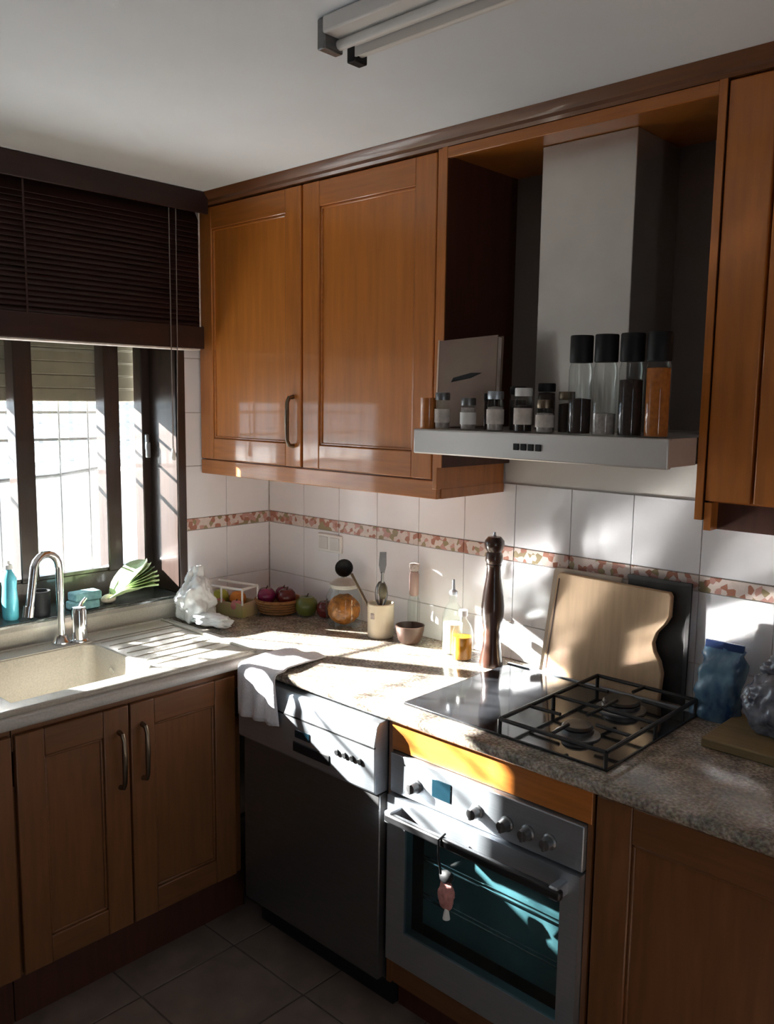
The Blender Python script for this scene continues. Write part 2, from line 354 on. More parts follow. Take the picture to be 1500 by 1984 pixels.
# outside
struct(obj('ground', B(-25, 12, -25, 14, -0.35, -0.25), GROUND))
struct(obj('garden_wall', MB().box(-5.15, -5.0, -9, 12, -0.25, 0.92), GWALL)).name = 'wall_garden'
gw = bpy.data.objects['wall_garden']
obj('coping', B(-5.20, -4.95, -9, 12, 0.92, 0.99), GWALL, gw, bevel=0.01)
lat = thing('lattice_fence', (-5.08, 0, 0.99), 'white lattice fence standing on the garden wall outside the window', 'fence')
for i in range(26):
    y = 0.2 + i*0.30
    obj('fence_slat', B(-5.10, -5.085, y, y+0.045, 0.99, 1.95), GRILLE, lat)
for z in (1.06, 1.24, 1.42, 1.60, 1.78):
    obj('fence_rail', B(-5.085, -5.07, 0.0, 8.0, z, z+0.045), GRILLE, lat)
hed = MB(); random.seed(8)
for k in range(1500):
    c = Vector((random.uniform(-5.9, -5.35), random.uniform(0.0, 8.0), random.uniform(0.3, 1.7)))
    d = Vector((random.uniform(-1, 1), random.uniform(-1, 1), random.uniform(-1, 1))).normalized()*0.07
    e = d.cross(Vector((0.3, 0.5, 0.8))).normalized()*0.03
    vs = [hed.bm.verts.new(c+q) for q in (-d, e, d, -e)]
    hed.bm.faces.new(vs)
h = tag(obj('hedge', hed, HEDGE), 'pale green hedge behind the lattice fence outside the window', 'hedge'); h['kind'] = 'stuff'
gr = thing('window_grille', (-0.33, -1.0, 1.0), 'thin white metal grille of bars outside the window panes', 'grille')
for y in [-0.50-0.115*i for i in range(10)]:
    obj('grille_bar', MB().tube([(-0.33, y, 0.98), (-0.33, y, 1.98)], 0.004, 8), GRILLE, gr)
for z in (1.02, 1.56, 1.66):
    obj('grille_rail', B(-0.339, -0.332, -1.62, -0.43, z-0.005, z+0.005), GRILLE, gr)
obj('grille_rail', MB().tube([(-0.336, -1.62, 1.40), (-0.336, -1.3, 1.43), (-0.336, -1.0, 1.415), (-0.336, -0.75, 1.425), (-0.336, -0.43, 1.46)], 0.009, 8), GRILLE, gr)
rs = thing('roller_shutter', (-0.275, -1.0, 1.70), 'partly lowered brown slatted roller shutter outside the top of the window', 'shutter')
for i in range(9):
    z = 1.70 + i*0.048
    obj('shutter_slat', B(-0.283, -0.271, -1.62, -0.43, z+0.0005, z+0.0495), SHUT, rs, bevel=0.004)

# cornice along the wall cabinets, at the ceiling
cor = [(-0.0, 2.408), (-0.345, 2.408), (-0.352, 2.415), (-0.352, 2.424), (-0.366, 2.436), (-0.372, 2.4475), (0.0, 2.4475)]
struct(obj('trim_1', MB().prism(cor, lambda u, v, d: (d, u, v), 0.0, 2.75), CORN))

# ---------------------------------------------------------------- worktop and sink
CT = thing('worktop', (0.6, -0.6, 0.87), 'L-shaped polished brown speckled granite worktop over the base cabinets', 'worktop')
def nose(front, back):           # cross-section with a rounded front edge; front/back along the depth axis
    s = 1 if front > back else -1
    p = [(back, 0.87), (front-s*0.012, 0.87)]
    for k in range(1, 6):
        t = -pi/2 + k*pi/6
        p.append((front-s*0.012+s*0.012*cos(t), 0.885+0.015*sin(t)))
    p += [(front-s*0.012, 0.90), (back, 0.90)]
    return p
top = MB()
top.prism(nose(-0.625, 0), lambda u, v, d: (d, u, v), 0.628, 2.75)
top.box(0.0, 0.628, -0.500, 0, 0.87, 0.90)
obj('slab', top, GRANITE, CT)
side = MB()
side.prism(nose(0.628, 0.545), lambda u, v, d: (u, d, v), -1.955, -0.5005)
side.box(0.0, 0.10, -1.955, -0.5005, 0.87, 0.90); side.box(0.10, 0.545, -0.845, -0.5005, 0.87, 0.90); side.box(0.10, 0.545, -1.955, -1.335, 0.87, 0.90)
ss = obj('sink_side_slab', side, SINKTOP, CT); ss['label'] = 'pale beige matt length of the worktop around the sink'
obj('upstand', B(0.0, 0.022, -1.955, -0.44, 0.90, 0.978), SINKM, CT, bevel=0.004)

SK = thing('kitchen_sink', (0.32, -1.1, 0.90), 'beige composite inset sink with ribbed drainer under the window', 'sink')
rim = MB()
x0, x1, y0, y1 = 0.045, 0.600, -1.62, -0.545
bx0, bx1, by0, by1 = 0.135, 0.525, -1.31, -0.870
rim.box(x0, bx0, y0, y1, 0.9003, 0.909); rim.box(bx1, x1, y0, y1, 0.9003, 0.909); rim.box(bx0, bx1, by1, y1, 0.9003, 0.906); rim.box(bx0, bx1, y0, by0, 0.9003, 0.909)
obj('rim', rim, SINKM, SK)
lip = MB()
for a, b in (((x0+0.006, y0, .909), (x0+0.006, y1, .909)), ((x1-0.008, y0, .909), (x1-0.008, y1, .909)), ((x0, y1-0.006, .909), (x1, y1-0.006, .909))):
    lip.tube([a, b], 0.0055, 8)
obj('raised_lip', lip, SINKM, SK)
bas = MB(); t = 0.008
n = 0
def rrect(x0, x1, y0, y1, r, z, k=5):
    P = []
    for cx, cy, a0 in ((x1-r, y1-r, 0), (x0+r, y1-r, pi/2), (x0+r, y0+r, pi), (x1-r, y0+r, 1.5*pi)):
        for i in range(k+1):
            a = a0 + i*pi/2/k; P.append((cx+r*cos(a), cy+r*sin(a), z))
    return P
lv = [rrect(bx0-0.001, bx1+0.001, by0-0.001, by1+0.001, 0.004, 0.9085), rrect(bx0+0.004, bx1-0.004, by0+0.004, by1-0.004, 0.03, 0.902), rrect(bx0+0.012, bx1-0.012, by0+0.012, by1-0.012, 0.05, 0.76), rrect(bx0+0.04, bx1-0.04, by0+0.04, by1-0.04, 0.05, 0.735)]
rings = [[bas.bm.verts.new(p) for p in L] for L in lv]
for a, b in zip(rings, rings[1:]):
    m_ = len(a)
    for i in range(m_): bas.bm.faces.new((a[i], a[(i+1) % m_], b[(i+1) % m_], b[i]))
bas.bm.faces.new(rings[-1])
bo = obj('basin', bas, SINKM, SK)
sd = bo.modifiers.new('solid', 'SOLIDIFY'); sd.thickness = 0.004; sd.offset = -1
obj('drain', MB().lathe([(0.0, 0.0), (0.042, 0.0), (0.045, 0.003), (0.036, 0.005), (0.0, 0.003)], (0.33, -1.09, 0.7355)), CHROME, SK)
obj('overflow', MB().lathe([(0, 0), (0.012, 0), (0.012, 0.004), (0, 0.004)], (0.30, -0.8905, 0.85), 14).rot(pi/2, (0.30, -0.8905, 0.85), 'X'), CHROME, SK)
for i in range(7):
    x = 0.16 + i*0.055
    obj('drainer_rib', MB().tube([(x, -0.850, .9045), (x, -0.82, .9055), (x, -0.60, .9060), (x, -0.57, .9040)], 0.0032, 8), SINKM, SK)

FA = thing('mixer_tap', (0.090, -0.935, 0.909), 'chrome gooseneck mixer tap with side lever behind the sink basin', 'tap')
fx, fy = 0.088, -0.952
obj('base', MB().lathe([(0.030, 0), (0.030, 0.008), (0.024, 0.016), (0.020, 0.03), (0.0, 0.03)], (fx, fy, 0.909)), CHROME, FA)
dirv = Vector((0.30, -0.95, 0)).normalized()
pts = [(fx, fy, 0.93), (fx, fy, 1.10), (fx, fy, 1.16)]
for k in range(1, 10):
    a = k*pi/9
    q = Vector((fx, fy, 1.165)) + dirv*0.052*(1-cos(a)) + Vector((0, 0, 0.052*sin(a)))
    pts.append(tuple(q))
e = Vector((fx, fy, 0)) + dirv*0.104
pts += [(e.x+dirv.x*.012, e.y+dirv.y*.012, 1.10), (e.x+dirv.x*0.022, e.y+dirv.y*0.022, 1.05)]
obj('spout', MB().tube(pts, 0.0125, 14), CHROME, FA)
ee = Vector(pts[-1])
obj('aerator', MB().tube([ee + Vector((0, 0, 0.012)), ee + Vector((0.002, -0.006, -0.022))], 0.0165, 14), CHROME, FA)
lx, ly = 0.100, -0.895
obj('lever_body', MB().lathe([(0.030, 0), (0.030, 0.004), (0.0255, 0.01), (0.0255, 0.105), (0.021, 0.116), (0.0, 0.118)], (lx, ly, 0.909)), CHROME, FA)
obj('lever', MB().tube([(lx, ly, 1.015), (lx-0.02, ly+0.02, 1.030), (lx-0.05, ly+0.05, 1.037)], [0.008, 0.007, 0.006], 10), CHROME, FA)

# ---------------------------------------------------------------- cabinets
# frames: 'b' = hood wall (a along x, d outward = -y); 'l' = window wall (a along y, d outward = +x)
def fbox(mb, side, a0, a1, d0, d1, z0, z1):
    if side == 'b': mb.box(a0, a1, -d0, -d1, z0, z1)
    else: mb.box(d0, d1, a0, a1, z0, z1)
    return mb
def fpt(side, a, d, z): return (a, -d, z) if side == 'b' else (d, a, z)

def door(parent, side, a0, a1, z0, z1, d, mats, w=0.075, handle=None, hz=None, hmat=None, th=0.02, hlen=0.165):
    fr = obj('door', fbox(MB(), side, a0+w-0.004, a1-w+0.004, d-th, d-0.011, z0+w-0.004, z1-w+0.004), mats[2], parent)
    for aa in ((a0, a0+w), (a1-w, a1)):
        obj('door_stile', fbox(MB(), side, aa[0], aa[1], d-th, d, z0, z1), mats[0], fr, bevel=0.003)
    for zz in ((z0, z0+w), (z1-w, z1)):
        obj('door_rail', fbox(MB(), side, a0+w, a1-w, d-th, d-0.0008, zz[0], zz[1]), mats[1], fr, bevel=0.003)
    # moulding round the panel
    mo = MB()
    for (p0, p1, q0, q1) in ((a0+w, a0+w+0.008, z0+w, z1-w), (a1-w-0.008, a1-w, z0+w, z1-w), (a0+w, a1-w, z0+w, z0+w+0.008), (a0+w, a1-w, z1-w-0.008, z1-w)):
        fbox(mo, side, p0, p1, d-th, d-0.006, q0, q1)
    obj('moulding', mo, mats[1], fr, bevel=0.0025)
    if handle is not None:
        zc = hz; L = hlen/2
        hb = MB().tube([fpt(side, handle, d-0.002, zc+L), fpt(side, handle, d+0.018, zc+L-0.004), fpt(side, handle, d+0.026, zc+L-0.02), fpt(side, handle, d+0.028, zc), fpt(side, handle, d+0.026, zc-L+0.02), fpt(side, handle, d+0.018, zc-L+0.004), fpt(side, handle, d-0.002, zc-L)], [0.008, 0.007, 0.0065, 0.008, 0.0065, 0.007, 0.008], 10)
        obj('handle', hb, hmat, fr)
    return fr

UP = (WOOD, WOODH, WOODP); LO = (WOODB, WOODBH, WOODB)
WC = thing('wall_cabinet', (0.59, -0.16, 1.437), 'two-door honey wood wall cabinet left of the cooker hood', 'cabinet')
obj('carcass', B(0.012, 1.172, -0.318, -0.008, 1.466, 2.408), WOOD, WC)
obj('pelmet', B(0.012, 1.172, -0.338, -0.318, 1.437, 1.490), WOODH, WC, bevel=0.002)
obj('end_panel', B(1.156, 1.174, -0.318, -0.008, 1.437, 1.466), WOOD, WC)
door(WC, 'b', 0.014, 0.582, 1.494, 2.402, 0.340, UP, 0.078, 0.544, 1.645, BRONZE)
door(WC, 'b', 0.592, 1.152, 1.494, 2.402, 0.340, UP, 0.078)
obj('front_stile', B(1.156, 1.174, -0.340, -0.318, 1.466, 2.408), WOOD, WC, bevel=0.002)

HN = thing('hood_cabinet', (1.56, -0.16, 1.6), 'open honey wood niche framing the cooker hood chimney', 'cabinet')
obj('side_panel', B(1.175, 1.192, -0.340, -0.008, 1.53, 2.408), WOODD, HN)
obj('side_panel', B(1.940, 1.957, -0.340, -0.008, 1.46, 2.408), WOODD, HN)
obj('top_panel', B(1.192, 1.940, -0.330, -0.008, 2.385, 2.407), WOODH, HN)
obj('edge_strip', B(1.175, 1.192, -0.344, -0.3402, 1.53, 2.408), WOOD, HN)
obj('edge_strip', B(1.940, 1.957, -0.344, -0.3402, 1.46, 2.408), WOOD, HN)
obj('fascia', B(1.192, 1.940, -0.344, -0.330, 2.378, 2.407), WOODH, HN, bevel=0.002)
obj('back_panel', B(1.192, 1.940, -0.008, -0.001, 1.65, 2.385), BACKP, HN)

RC = thing('wall_cabinet', (2.35, -0.16, 1.44), 'honey wood wall cabinet at the right edge beside the hood niche', 'cabinet')
obj('carcass', B(1.962, 2.72, -0.318, -0.008, 1.50, 2.408), WOOD, RC)
obj('end_panel', B(1.960, 1.976, -0.338, -0.008, 1.437, 1.50), WOOD, RC)
obj('filler_panel', B(1.960, 2.060, -0.340, -0.318, 1.504, 2.404), WOOD, RC, bevel=0.003)
door(RC, 'b', 2.067, 2.70, 1.504, 2.404, 0.340, UP, 0.078)
obj('pelmet', B(1.976, 2.72, -0.300, -0.284, 1.437, 1.50), WOODD, RC)  # same pelmet as on the left, its shade painted in with darker wood

# base cabinets
SB = thing('base_cabinet', (0.3, -0.975, 0), 'double-door wood base cabinet under the sink', 'cabinet')
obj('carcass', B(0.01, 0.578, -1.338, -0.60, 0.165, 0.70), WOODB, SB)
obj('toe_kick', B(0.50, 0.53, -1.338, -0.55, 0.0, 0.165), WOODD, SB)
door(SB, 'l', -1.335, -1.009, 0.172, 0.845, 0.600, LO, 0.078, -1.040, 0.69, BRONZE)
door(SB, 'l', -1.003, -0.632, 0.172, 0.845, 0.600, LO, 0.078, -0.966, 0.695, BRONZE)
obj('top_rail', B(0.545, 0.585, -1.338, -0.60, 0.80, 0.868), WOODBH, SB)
SL = thing('base_cabinet', (0.3, -1.7, 0), 'single-door wood base cabinet at the left edge of the picture', 'cabinet')
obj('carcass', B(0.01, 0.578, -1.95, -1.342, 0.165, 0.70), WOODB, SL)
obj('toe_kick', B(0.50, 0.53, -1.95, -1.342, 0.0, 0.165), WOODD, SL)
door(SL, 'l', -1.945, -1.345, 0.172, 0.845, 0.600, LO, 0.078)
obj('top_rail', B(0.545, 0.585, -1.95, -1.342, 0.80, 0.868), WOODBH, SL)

OC = thing('oven_housing', (1.555, -0.3, 0), 'honey wood housing around the oven with a fascia above it', 'cabinet')
obj('fascia', B(1.252, 1.858, -0.600, -0.580, 0.786, 0.868), WOODH, OC, bevel=0.002)
obj('side_panel', B(1.240, 1.256, -0.598, -0.02, 0.10, 0.868), WOODB, OC)
obj('side_panel', B(1.848, 1.860, -0.598, -0.02, 0.10, 0.868), WOODB, OC)
obj('plinth_board', B(1.256, 1.848, -0.585, -0.565, 0.095, 0.180), WOODBH, OC)
obj('toe_kick', B(1.240, 1.860, -0.545, -0.525, 0.0, 0.12), WOODD, OC)

BR_ = thing('base_cabinet', (2.2, -0.3, 0), 'wood base cabinet right of the oven with a recessed panel door', 'cabinet')
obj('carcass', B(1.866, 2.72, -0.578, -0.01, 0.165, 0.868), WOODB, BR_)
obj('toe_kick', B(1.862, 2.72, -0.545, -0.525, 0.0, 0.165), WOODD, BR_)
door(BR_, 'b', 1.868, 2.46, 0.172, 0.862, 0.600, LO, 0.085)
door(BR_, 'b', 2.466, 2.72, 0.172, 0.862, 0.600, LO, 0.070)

# ---------------------------------------------------------------- dishwasher
DW = thing('dishwasher', (0.935, -0.3, 0.0), 'stainless steel dishwasher between the sink corner and the oven', 'dishwasher')
obj('body', B(0.640, 1.232, -0.595, -0.03, 0.10, 0.862), STEELD, DW)
obj('door_panel', B(0.638, 1.234, -0.628, -0.596, 0.110, 0.655), STEELD, DW, bevel=0.004)  # same steel as the control panel, darkened to hold its shade
cp = [(-0.596, 0.660), (-0.640, 0.660), (-0.648, 0.668), (-0.650, 0.80), (-0.640, 0.850), (-0.630, 0.860), (-0.596, 0.862)]
pan = obj('control_panel', MB().prism(cp, lambda u, v, d: (d, u, v), 0.638, 1.234), STEEL, DW, bevel=0.002)
obj('recess_grip', B(0.90, 1.06, -0.6515, -0.640, 0.690, 0.722), BLACKP, pan, bevel=0.004)
obj('display', B(0.91, 0.975, -0.6520, -0.640, 0.735, 0.760), RUBBER, pan, bevel=0.002)
for i in range(4):
    x = 1.09 + i*0.03
    obj('button', MB().lathe([(0, 0), (0.009, 0), (0.009, 0.005), (0.007, 0.007), (0, 0.007)], (x, -0.648, 0.742), 14).rot(pi/2, (x, -0.648, 0.742), 'X'), BLACKP, pan)
obj('groove', B(0.638, 1.234, -0.6512, -0.645, 0.792, 0.797), BLACKP, pan)
obj('toe_kick', B(0.640, 1.232, -0.560, -0.540, 0.0, 0.10), BLACKM, DW)

# ---------------------------------------------------------------- oven
OV = thing('oven', (1.552, -0.3, 0.18), 'built-in stainless steel oven with a dark glass door', 'oven')
obj('body', B(1.268, 1.838, -0.530, -0.04, 0.190, 0.776), BLACKM, OV)
obj('cavity_liner', B(1.318, 1.802, -0.536, -0.5305, 0.280, 0.612), OVENIN, OV)
obj('cavity_frame', MB().box(1.268, 1.318, -0.586, -0.5305, 0.19, 0.672).box(1.802, 1.838, -0.586, -0.5305, 0.19, 0.672), BLACKM, OV)
pan = obj('control_panel', B(1.258, 1.846, -0.612, -0.586, 0.672, 0.782), STEEL, OV, bevel=0.003)
obj('display', B(1.405, 1.468, -0.6145, -0.610, 0.706, 0.756), RUBBER, pan, bevel=0.002)
for i, x in enumerate((1.352, 1.550, 1.640, 1.700, 1.760)):
    kn = MB().lathe([(0, 0), (0.019, 0), (0.019, 0.004), (0.0155, 0.007), (0.0135, 0.026), (0.0, 0.028)], (x, -0.612, 0.716), 20).rot(pi/2, (x, -0.612, 0.716), 'X')
    kn.box(x-0.003, x+0.003, -0.643, -0.638, 0.703, 0.729)
    ko = obj('knob', kn, STEELD, pan)
dr = obj('door', MB().box(1.258, 1.322, -0.622, -0.588, 0.190, 0.666).box(1.798, 1.846, -0.622, -0.588, 0.190, 0.666).box(1.322, 1.798, -0.622, -0.588, 0.190, 0.288).box(1.322, 1.798, -0.622, -0.588, 0.606, 0.666), STEEL, OV)
obj('glass', B(1.321, 1.799, -0.619, -0.613, 0.287, 0.607), OVENGL, dr)
hb = MB().box(1.290, 1.826, -0.672, -0.652, 0.618, 0.642)
obj('handle', hb, BLACKM, dr, bevel=0.006)
for x in (1.300, 1.806):
    obj('handle_bracket', B(x-0.012, x+0.012, -0.668, -0.618, 0.614, 0.646), STEEL, dr, bevel=0.004)
obj('seal_gap', B(1.262, 1.842, -0.600, -0.588, 0.6665, 0.6715), BLACKM, OV)
for z in (0.37, 0.48):
    obj('oven_rack', MB().tube([(1.325, -0.552, z), (1.795, -0.552, z)], 0.0035, 6).tube([(1.325, -0.542, z+0.004), (1.795, -0.542, z+0.004)], 0.002, 6), CHROME, OV)

HT = thing('hanging_trinket', (1.482, -0.665, 0.60), 'small pink fabric trinket hanging from the oven door handle', 'trinket')
obj('loop', MB().tube([(1.482, -0.650, 0.646), (1.482, -0.676, 0.640), (1.482, -0.676, 0.60), (1.482, -0.664, 0.545)], 0.003, 8), BLACKP, HT)
obj('cap', MB().blob((1.482, -0.640, 0.527), 0.022, 0.014, 0.018, 0.15, 2, 2), BLACKP, HT)
obj('body', MB().blob((1.482, -0.640, 0.478), 0.024, 0.014, 0.040, 0.25, 2.2, 3, 4), PINKT, HT)
obj('tassel', MB().lathe([(0.0, 0), (0.010, 0.002), (0.007, 0.02), (0.003, 0.035), (0, 0.036)], (1.484, -0.640, 0.412), 12), WHITEP, HT)

# ---------------------------------------------------------------- hob
HB = thing('gas_hob', (1.56, -0.31, 0.90), 'black glass gas hob with a wire pan support on its right half', 'hob')
obj('glass_plate', B(1.255, 1.868, -0.560, -0.076, 0.9002, 0.908), HOBGL, HB, bevel=0.002)
obj('rear_trim', B(1.255, 1.868, -0.0755, -0.066, 0.9002, 0.912), STEEL, HB, bevel=0.001)
for cx, cy, r in ((1.715, -0.43, 0.040), (1.705, -0.19, 0.050)):
    bu = obj('burner', MB().lathe([(r+0.016, 0), (r+0.016, 0.004), (r, 0.008), (r, 0.018), (0, 0.018)], (cx, cy, 0.908)), STEELD, HB)
    obj('burner_cap', MB().lathe([(r-0.004, 0), (r-0.001, 0.004), (r-0.006, 0.010), (0, 0.012)], (cx, cy, 0.926)), BLACKM, bu)
gx0, gx1, gy0, gy1, gz = 1.572, 1.862, -0.558, -0.080, 0.945
g = obj('pan_support', MB().tube([(gx0, gy0, gz), (gx0, gy1, gz)], 0.0055, 8).tube([(gx1, gy0, gz), (gx1, gy1, gz)], 0.0055, 8).tube([(gx0, gy0, gz), (gx1, gy0, gz)], 0.0055, 8).tube([(gx0, gy1, gz), (gx1, gy1, gz)], 0.0055, 8), IRON, HB)
for cy in (-0.43, -0.19):
    for a, b in (((gx0, cy), (1.665, cy)), ((gx1, cy), (1.765, cy)), ((1.715, cy-0.115), (1.715, cy-0.045)), ((1.715, cy+0.115), (1.715, cy+0.045))):
        obj('support_bar', MB().tube([(a[0], a[1], gz), (b[0], b[1], gz+0.002)], 0.0048, 8), IRON, g)
obj('support_bar', MB().tube([(gx0, -0.313, gz), (gx1, -0.313, gz)], 0.005, 8), IRON, g)
for a, b in ((gx0, gy0), (gx0, gy1), (gx1, gy0), (gx1, gy1), (gx0, -0.313), (gx1, -0.313)):
    obj('support_foot', MB().tube([(a, b, gz), (a, b, 0.9082)], 0.0055, 8), IRON, g)

# ---------------------------------------------------------------- cooker hood
HD = thing('cooker_hood', (1.56, -0.25, 1.575), 'pale cooker hood with a square chimney in the niche', 'hood')
obj('visor', B(1.222, 1.942, -0.500, -0.480, 1.580, 1.6455), HOODM, HD, bevel=0.004)
obj('body', B(1.225, 1.939, -0.480, -0.352, 1.584, 1.6455), HOODM, HD)
obj('body', B(1.225, 1.930, -0.352, -0.010, 1.584, 1.6455), HOODM, HD)
obj('filter', B(1.30, 1.86, -0.450, -0.060, 1.576, 1.584), STEELD, HD)
obj('chimney', B(1.432, 1.702, -0.242, -0.009, 1.6456, 2.384), CHIMM, HD, bevel=0.002)
for i in range(4):
    obj('button', B(1.548+i*0.021, 1.563+i*0.021, -0.504, -0.498, 1.604, 1.620), BLACKP, HD, bevel=0.001)

ZH = 1.646
# things standing along the hood
bk = thing('cookbook', (1.30, -0.40, ZH), 'beige covered cookbook standing upright at the left end of the hood', 'book')
def bookrot(mb):
    mb.rot(radians(-5), (1.3, -0.39, ZH), 'X').rot(radians(-2.5), (1.3, -0.39, ZH), 'Y')
    bmesh.ops.translate(mb.bm, verts=mb.bm.verts, vec=(0, 0, 0.0045)); return mb
obj('cover', bookrot(MB().box(1.215, 1.412, -0.398, -0.394, ZH+0.002, ZH+0.238).box(1.215, 1.412, -0.374, -0.370, ZH+0.002, ZH+0.238)), mat('book_cover', (0.22, 0.165, 0.115, 1), 0.65, col2=(0.20, 0.115, 0.10, 1), nscale=9), bk)
obj('spine', bookrot(B(1.211, 1.216, -0.399, -0.369, ZH+0.002, ZH+0.240)), mat('book_spine', (0.72, 0.55, 0.42, 1), 0.6, var=0.04), bk)
obj('page_block', bookrot(B(1.217, 1.408, -0.394, -0.374, ZH+0.006, ZH+0.234)), LABEL, bk)
obj('cover_print', bookrot(MB().prism([(1.262, 1.768), (1.33, 1.776), (1.365, 1.788), (1.33, 1.790), (1.27, 1.780)], lambda u, v, d: (u, d, v), -0.3988, -0.3979)), BLACKP, bk)

def jar(x, y, h, r, label, content, fill, lid, lidh, group, lidmat=BLACKP, labmat=None, name='spice_jar'):
    t = thing(name, (x, y, ZH), label, 'jar', group)
    obj('glass_body', MB().lathe([(0, 0), (r*0.96, 0), (r, 0.004), (r, h-lidh-0.014), (r*0.86, h-lidh), (r*0.86, h-lidh+0.004), (0, h-lidh+0.004)], (x, y, ZH), 18), GLASS, t)
    obj('contents', MB().lathe([(0, 0.003), (r*0.9, 0.003), (r*0.92, 0.006), (r*0.92, fill*h), (0, fill*h+0.003)], (x, y, ZH), 18), content, t)
    obj('lid', MB().lathe([(0, h-lidh+0.002), (r*0.95, h-lidh+0.002), (r*0.98, h-lidh+0.005), (r*0.98, h-0.003), (r*0.93, h), (0, h)], (x, y, ZH), 18), lidmat, t)
    if labmat: obj('paper_label', MB().lathe([(r+0.0006, 0.18*h), (r+0.0012, 0.18*h), (r+0.0012, 0.55*h), (r+0.0006, 0.55*h)], (x, y, ZH), 18), labmat, t)
    return t
for x, c, fl, lab in ((1.698, DARKS, 0.36, 'first'), (1.762, PALES, 0.22, 'second'), (1.826, DARKS, 0.55, 'third'), (1.890, TURM, 0.66, 'fourth')):
    what = {'first': 'tall black-lidded storage jar part filled with dark spice, left end of the row of four', 'second': 'tall black-lidded storage jar with little pale spice, second of the row of four', 'third': 'tall black-lidded storage jar more than half full of dark spice, third of four', 'fourth': 'tall black-lidded storage jar filled with orange spice, right end of the hood'}[lab]
    jar(x, -0.455, 0.228, 0.0275, what, c, fl, BLACKP, 0.064, 'tall jars on the cooker hood', name='storage_jar')
small = [(1.290, -0.462, 0.096, 0.020, PALES, 0.5, LABEL, STEELD, 'small labelled spice jar in front of the cookbook, leftmost of the small jars'),
         (1.376, -0.462, 0.083, 0.020, PALES, 0.7, WHITEP, STEELD, 'small squat spice jar with a white label right of the cookbook'),
         (1.462, -0.462, 0.100, 0.021, PALES, 0.6, LABEL, STEEL, 'small spice jar with a steel lid and pinkish label in the middle of the hood'),
         (1.500, -0.418, 0.112, 0.022, DARKS, 0.7, None, BLACKP, 'small dark spice jar standing behind the steel-lidded jar'),
         (1.548, -0.465, 0.108, 0.022, DARKS, 0.6, LABEL, WHITEP, 'small spice jar with a white lid above the hood buttons'),
         (1.585, -0.420, 0.120, 0.022, DARKS, 0.8, None, BLACKP, 'small dark spice jar with a black lid behind the white-lidded jar'),
         (1.612, -0.468, 0.080, 0.021, PALES, 0.6, LABEL, BRONZE, 'small spice jar with cream label and bronze lid beside the tall jars'),
         (1.645, -0.425, 0.100, 0.020, DARKS, 0.7, None, BRONZE, 'small brown spice jar tucked between bronze-lidded jar and tall jars'),
         (1.415, -0.415, 0.095, 0.020, DARKS, 0.8, None, BLACKP, 'small dark spice jar behind the white-labelled squat jar')]
for x, y, h, r, c, fl, lm, lidm, lab in small:
    jar(x, y, h, r, lab, c, fl, BLACKP, 0.022, 'small spice jars on the cooker hood', lidm, lm)
ab = thing('wooden_cup', (1.246, -0.468, ZH), 'small reddish wooden cup at the far left end of the hood', 'cup')
obj('cup_wall', MB().lathe([(0, 0), (0.019, 0), (0.021, 0.004), (0.022, 0.082), (0.0185, 0.082), (0.017, 0.008), (0, 0.008)], (1.246, -0.468, ZH), 18), WOODH, ab)

# ---------------------------------------------------------------- blind
BL = thing('venetian_blind', (0.05, -1.0, 1.89), 'dark wooden venetian blind half raised over the window', 'blind')
Y0, Y1 = -1.68, -0.365
obj('headrail', B(0.015, 0.085, Y0, Y1, 2.385, 2.446), BLIND, BL, bevel=0.003)
obj('valance', B(0.088, 0.098, Y0-0.01, Y1+0.012, 2.372, 2.447), BLIND, BL, bevel=0.003)
for i in range(22):
    z = 2.362 - i*0.0172
    mb = B(0.026, 0.076, Y0+0.01, Y1-0.005, z-0.0016, z+0.0016).rot(radians(58), (0.051, -1, z), 'Y')
    obj('slat', mb, BLIND, BL)
obj('bottom_rail', B(0.020, 0.082, Y0+0.005, Y1, 1.896, 1.978), BLIND, BL, bevel=0.004)
for y in (-0.385, -1.02, -1.60):
    obj('ladder_tape', MB().box(0.0835, 0.0845, y-0.003, y+0.003, 1.975, 2.385).box(0.0175, 0.0185, y-0.003, y+0.003, 1.975, 2.385), LABEL if y > -0.5 else BLIND, BL)
obj('pull_cord', MB().tube([(0.088, -0.511, 2.38), (0.088, -0.511, 1.9), (0.088, -0.511, 1.539)], 0.0022, 6), CORDM, BL)
obj('pull_cord', MB().tube([(0.088, -0.483, 2.38), (0.088, -0.486, 1.9), (0.088, -0.498, 1.208)], 0.0020, 6), CORDM, BL)
obj('lit_underside', B(0.021, 0.0825, Y0+0.005, Y1-0.02, 1.8915, 1.8965), LABEL, BL)  # pale strip added for light catching the rail's underside
obj('tassel', MB().lathe([(0.003, 0.045), (0.006, 0.03), (0.009, 0.008), (0.007, 0.0), (0.0, 0.0)], (0.088, -0.511, 1.497), 12), WHITEP, BL)

# ---------------------------------------------------------------- ceiling lamp
CL = thing('batten_lamp', (1.75, -0.985, 2.445), 'unlit white fluorescent batten lamp on the ceiling', 'lamp')
obj('housing', B(1.46, 2.10, -1.055, -0.965, 2.415, 2.447), LAMPM, CL, bevel=0.004)
obj('tube', MB().tube([(1.452, -0.945, 2.415), (2.10, -0.945, 2.415)], 0.013, 14), WHITEP, CL)
obj('tube', MB().tube([(1.462, -1.010, 2.405), (2.10, -1.010, 2.405)], 0.010, 14), WHITEP, CL)
obj('socket', B(1.432, 1.456, -0.962, -0.926, 2.392, 2.447), BLACKP, CL, bevel=0.003)
obj('socket', B(1.440, 1.462, -1.050, -1.000, 2.390, 2.447), STEELD, CL, bevel=0.003)
obj('reflector', MB().box(1.455, 2.10, -0.962, -0.958, 2.40, 2.447).box(1.455, 2.10, -0.930, -0.926, 2.425, 2.447), LAMPM, CL)

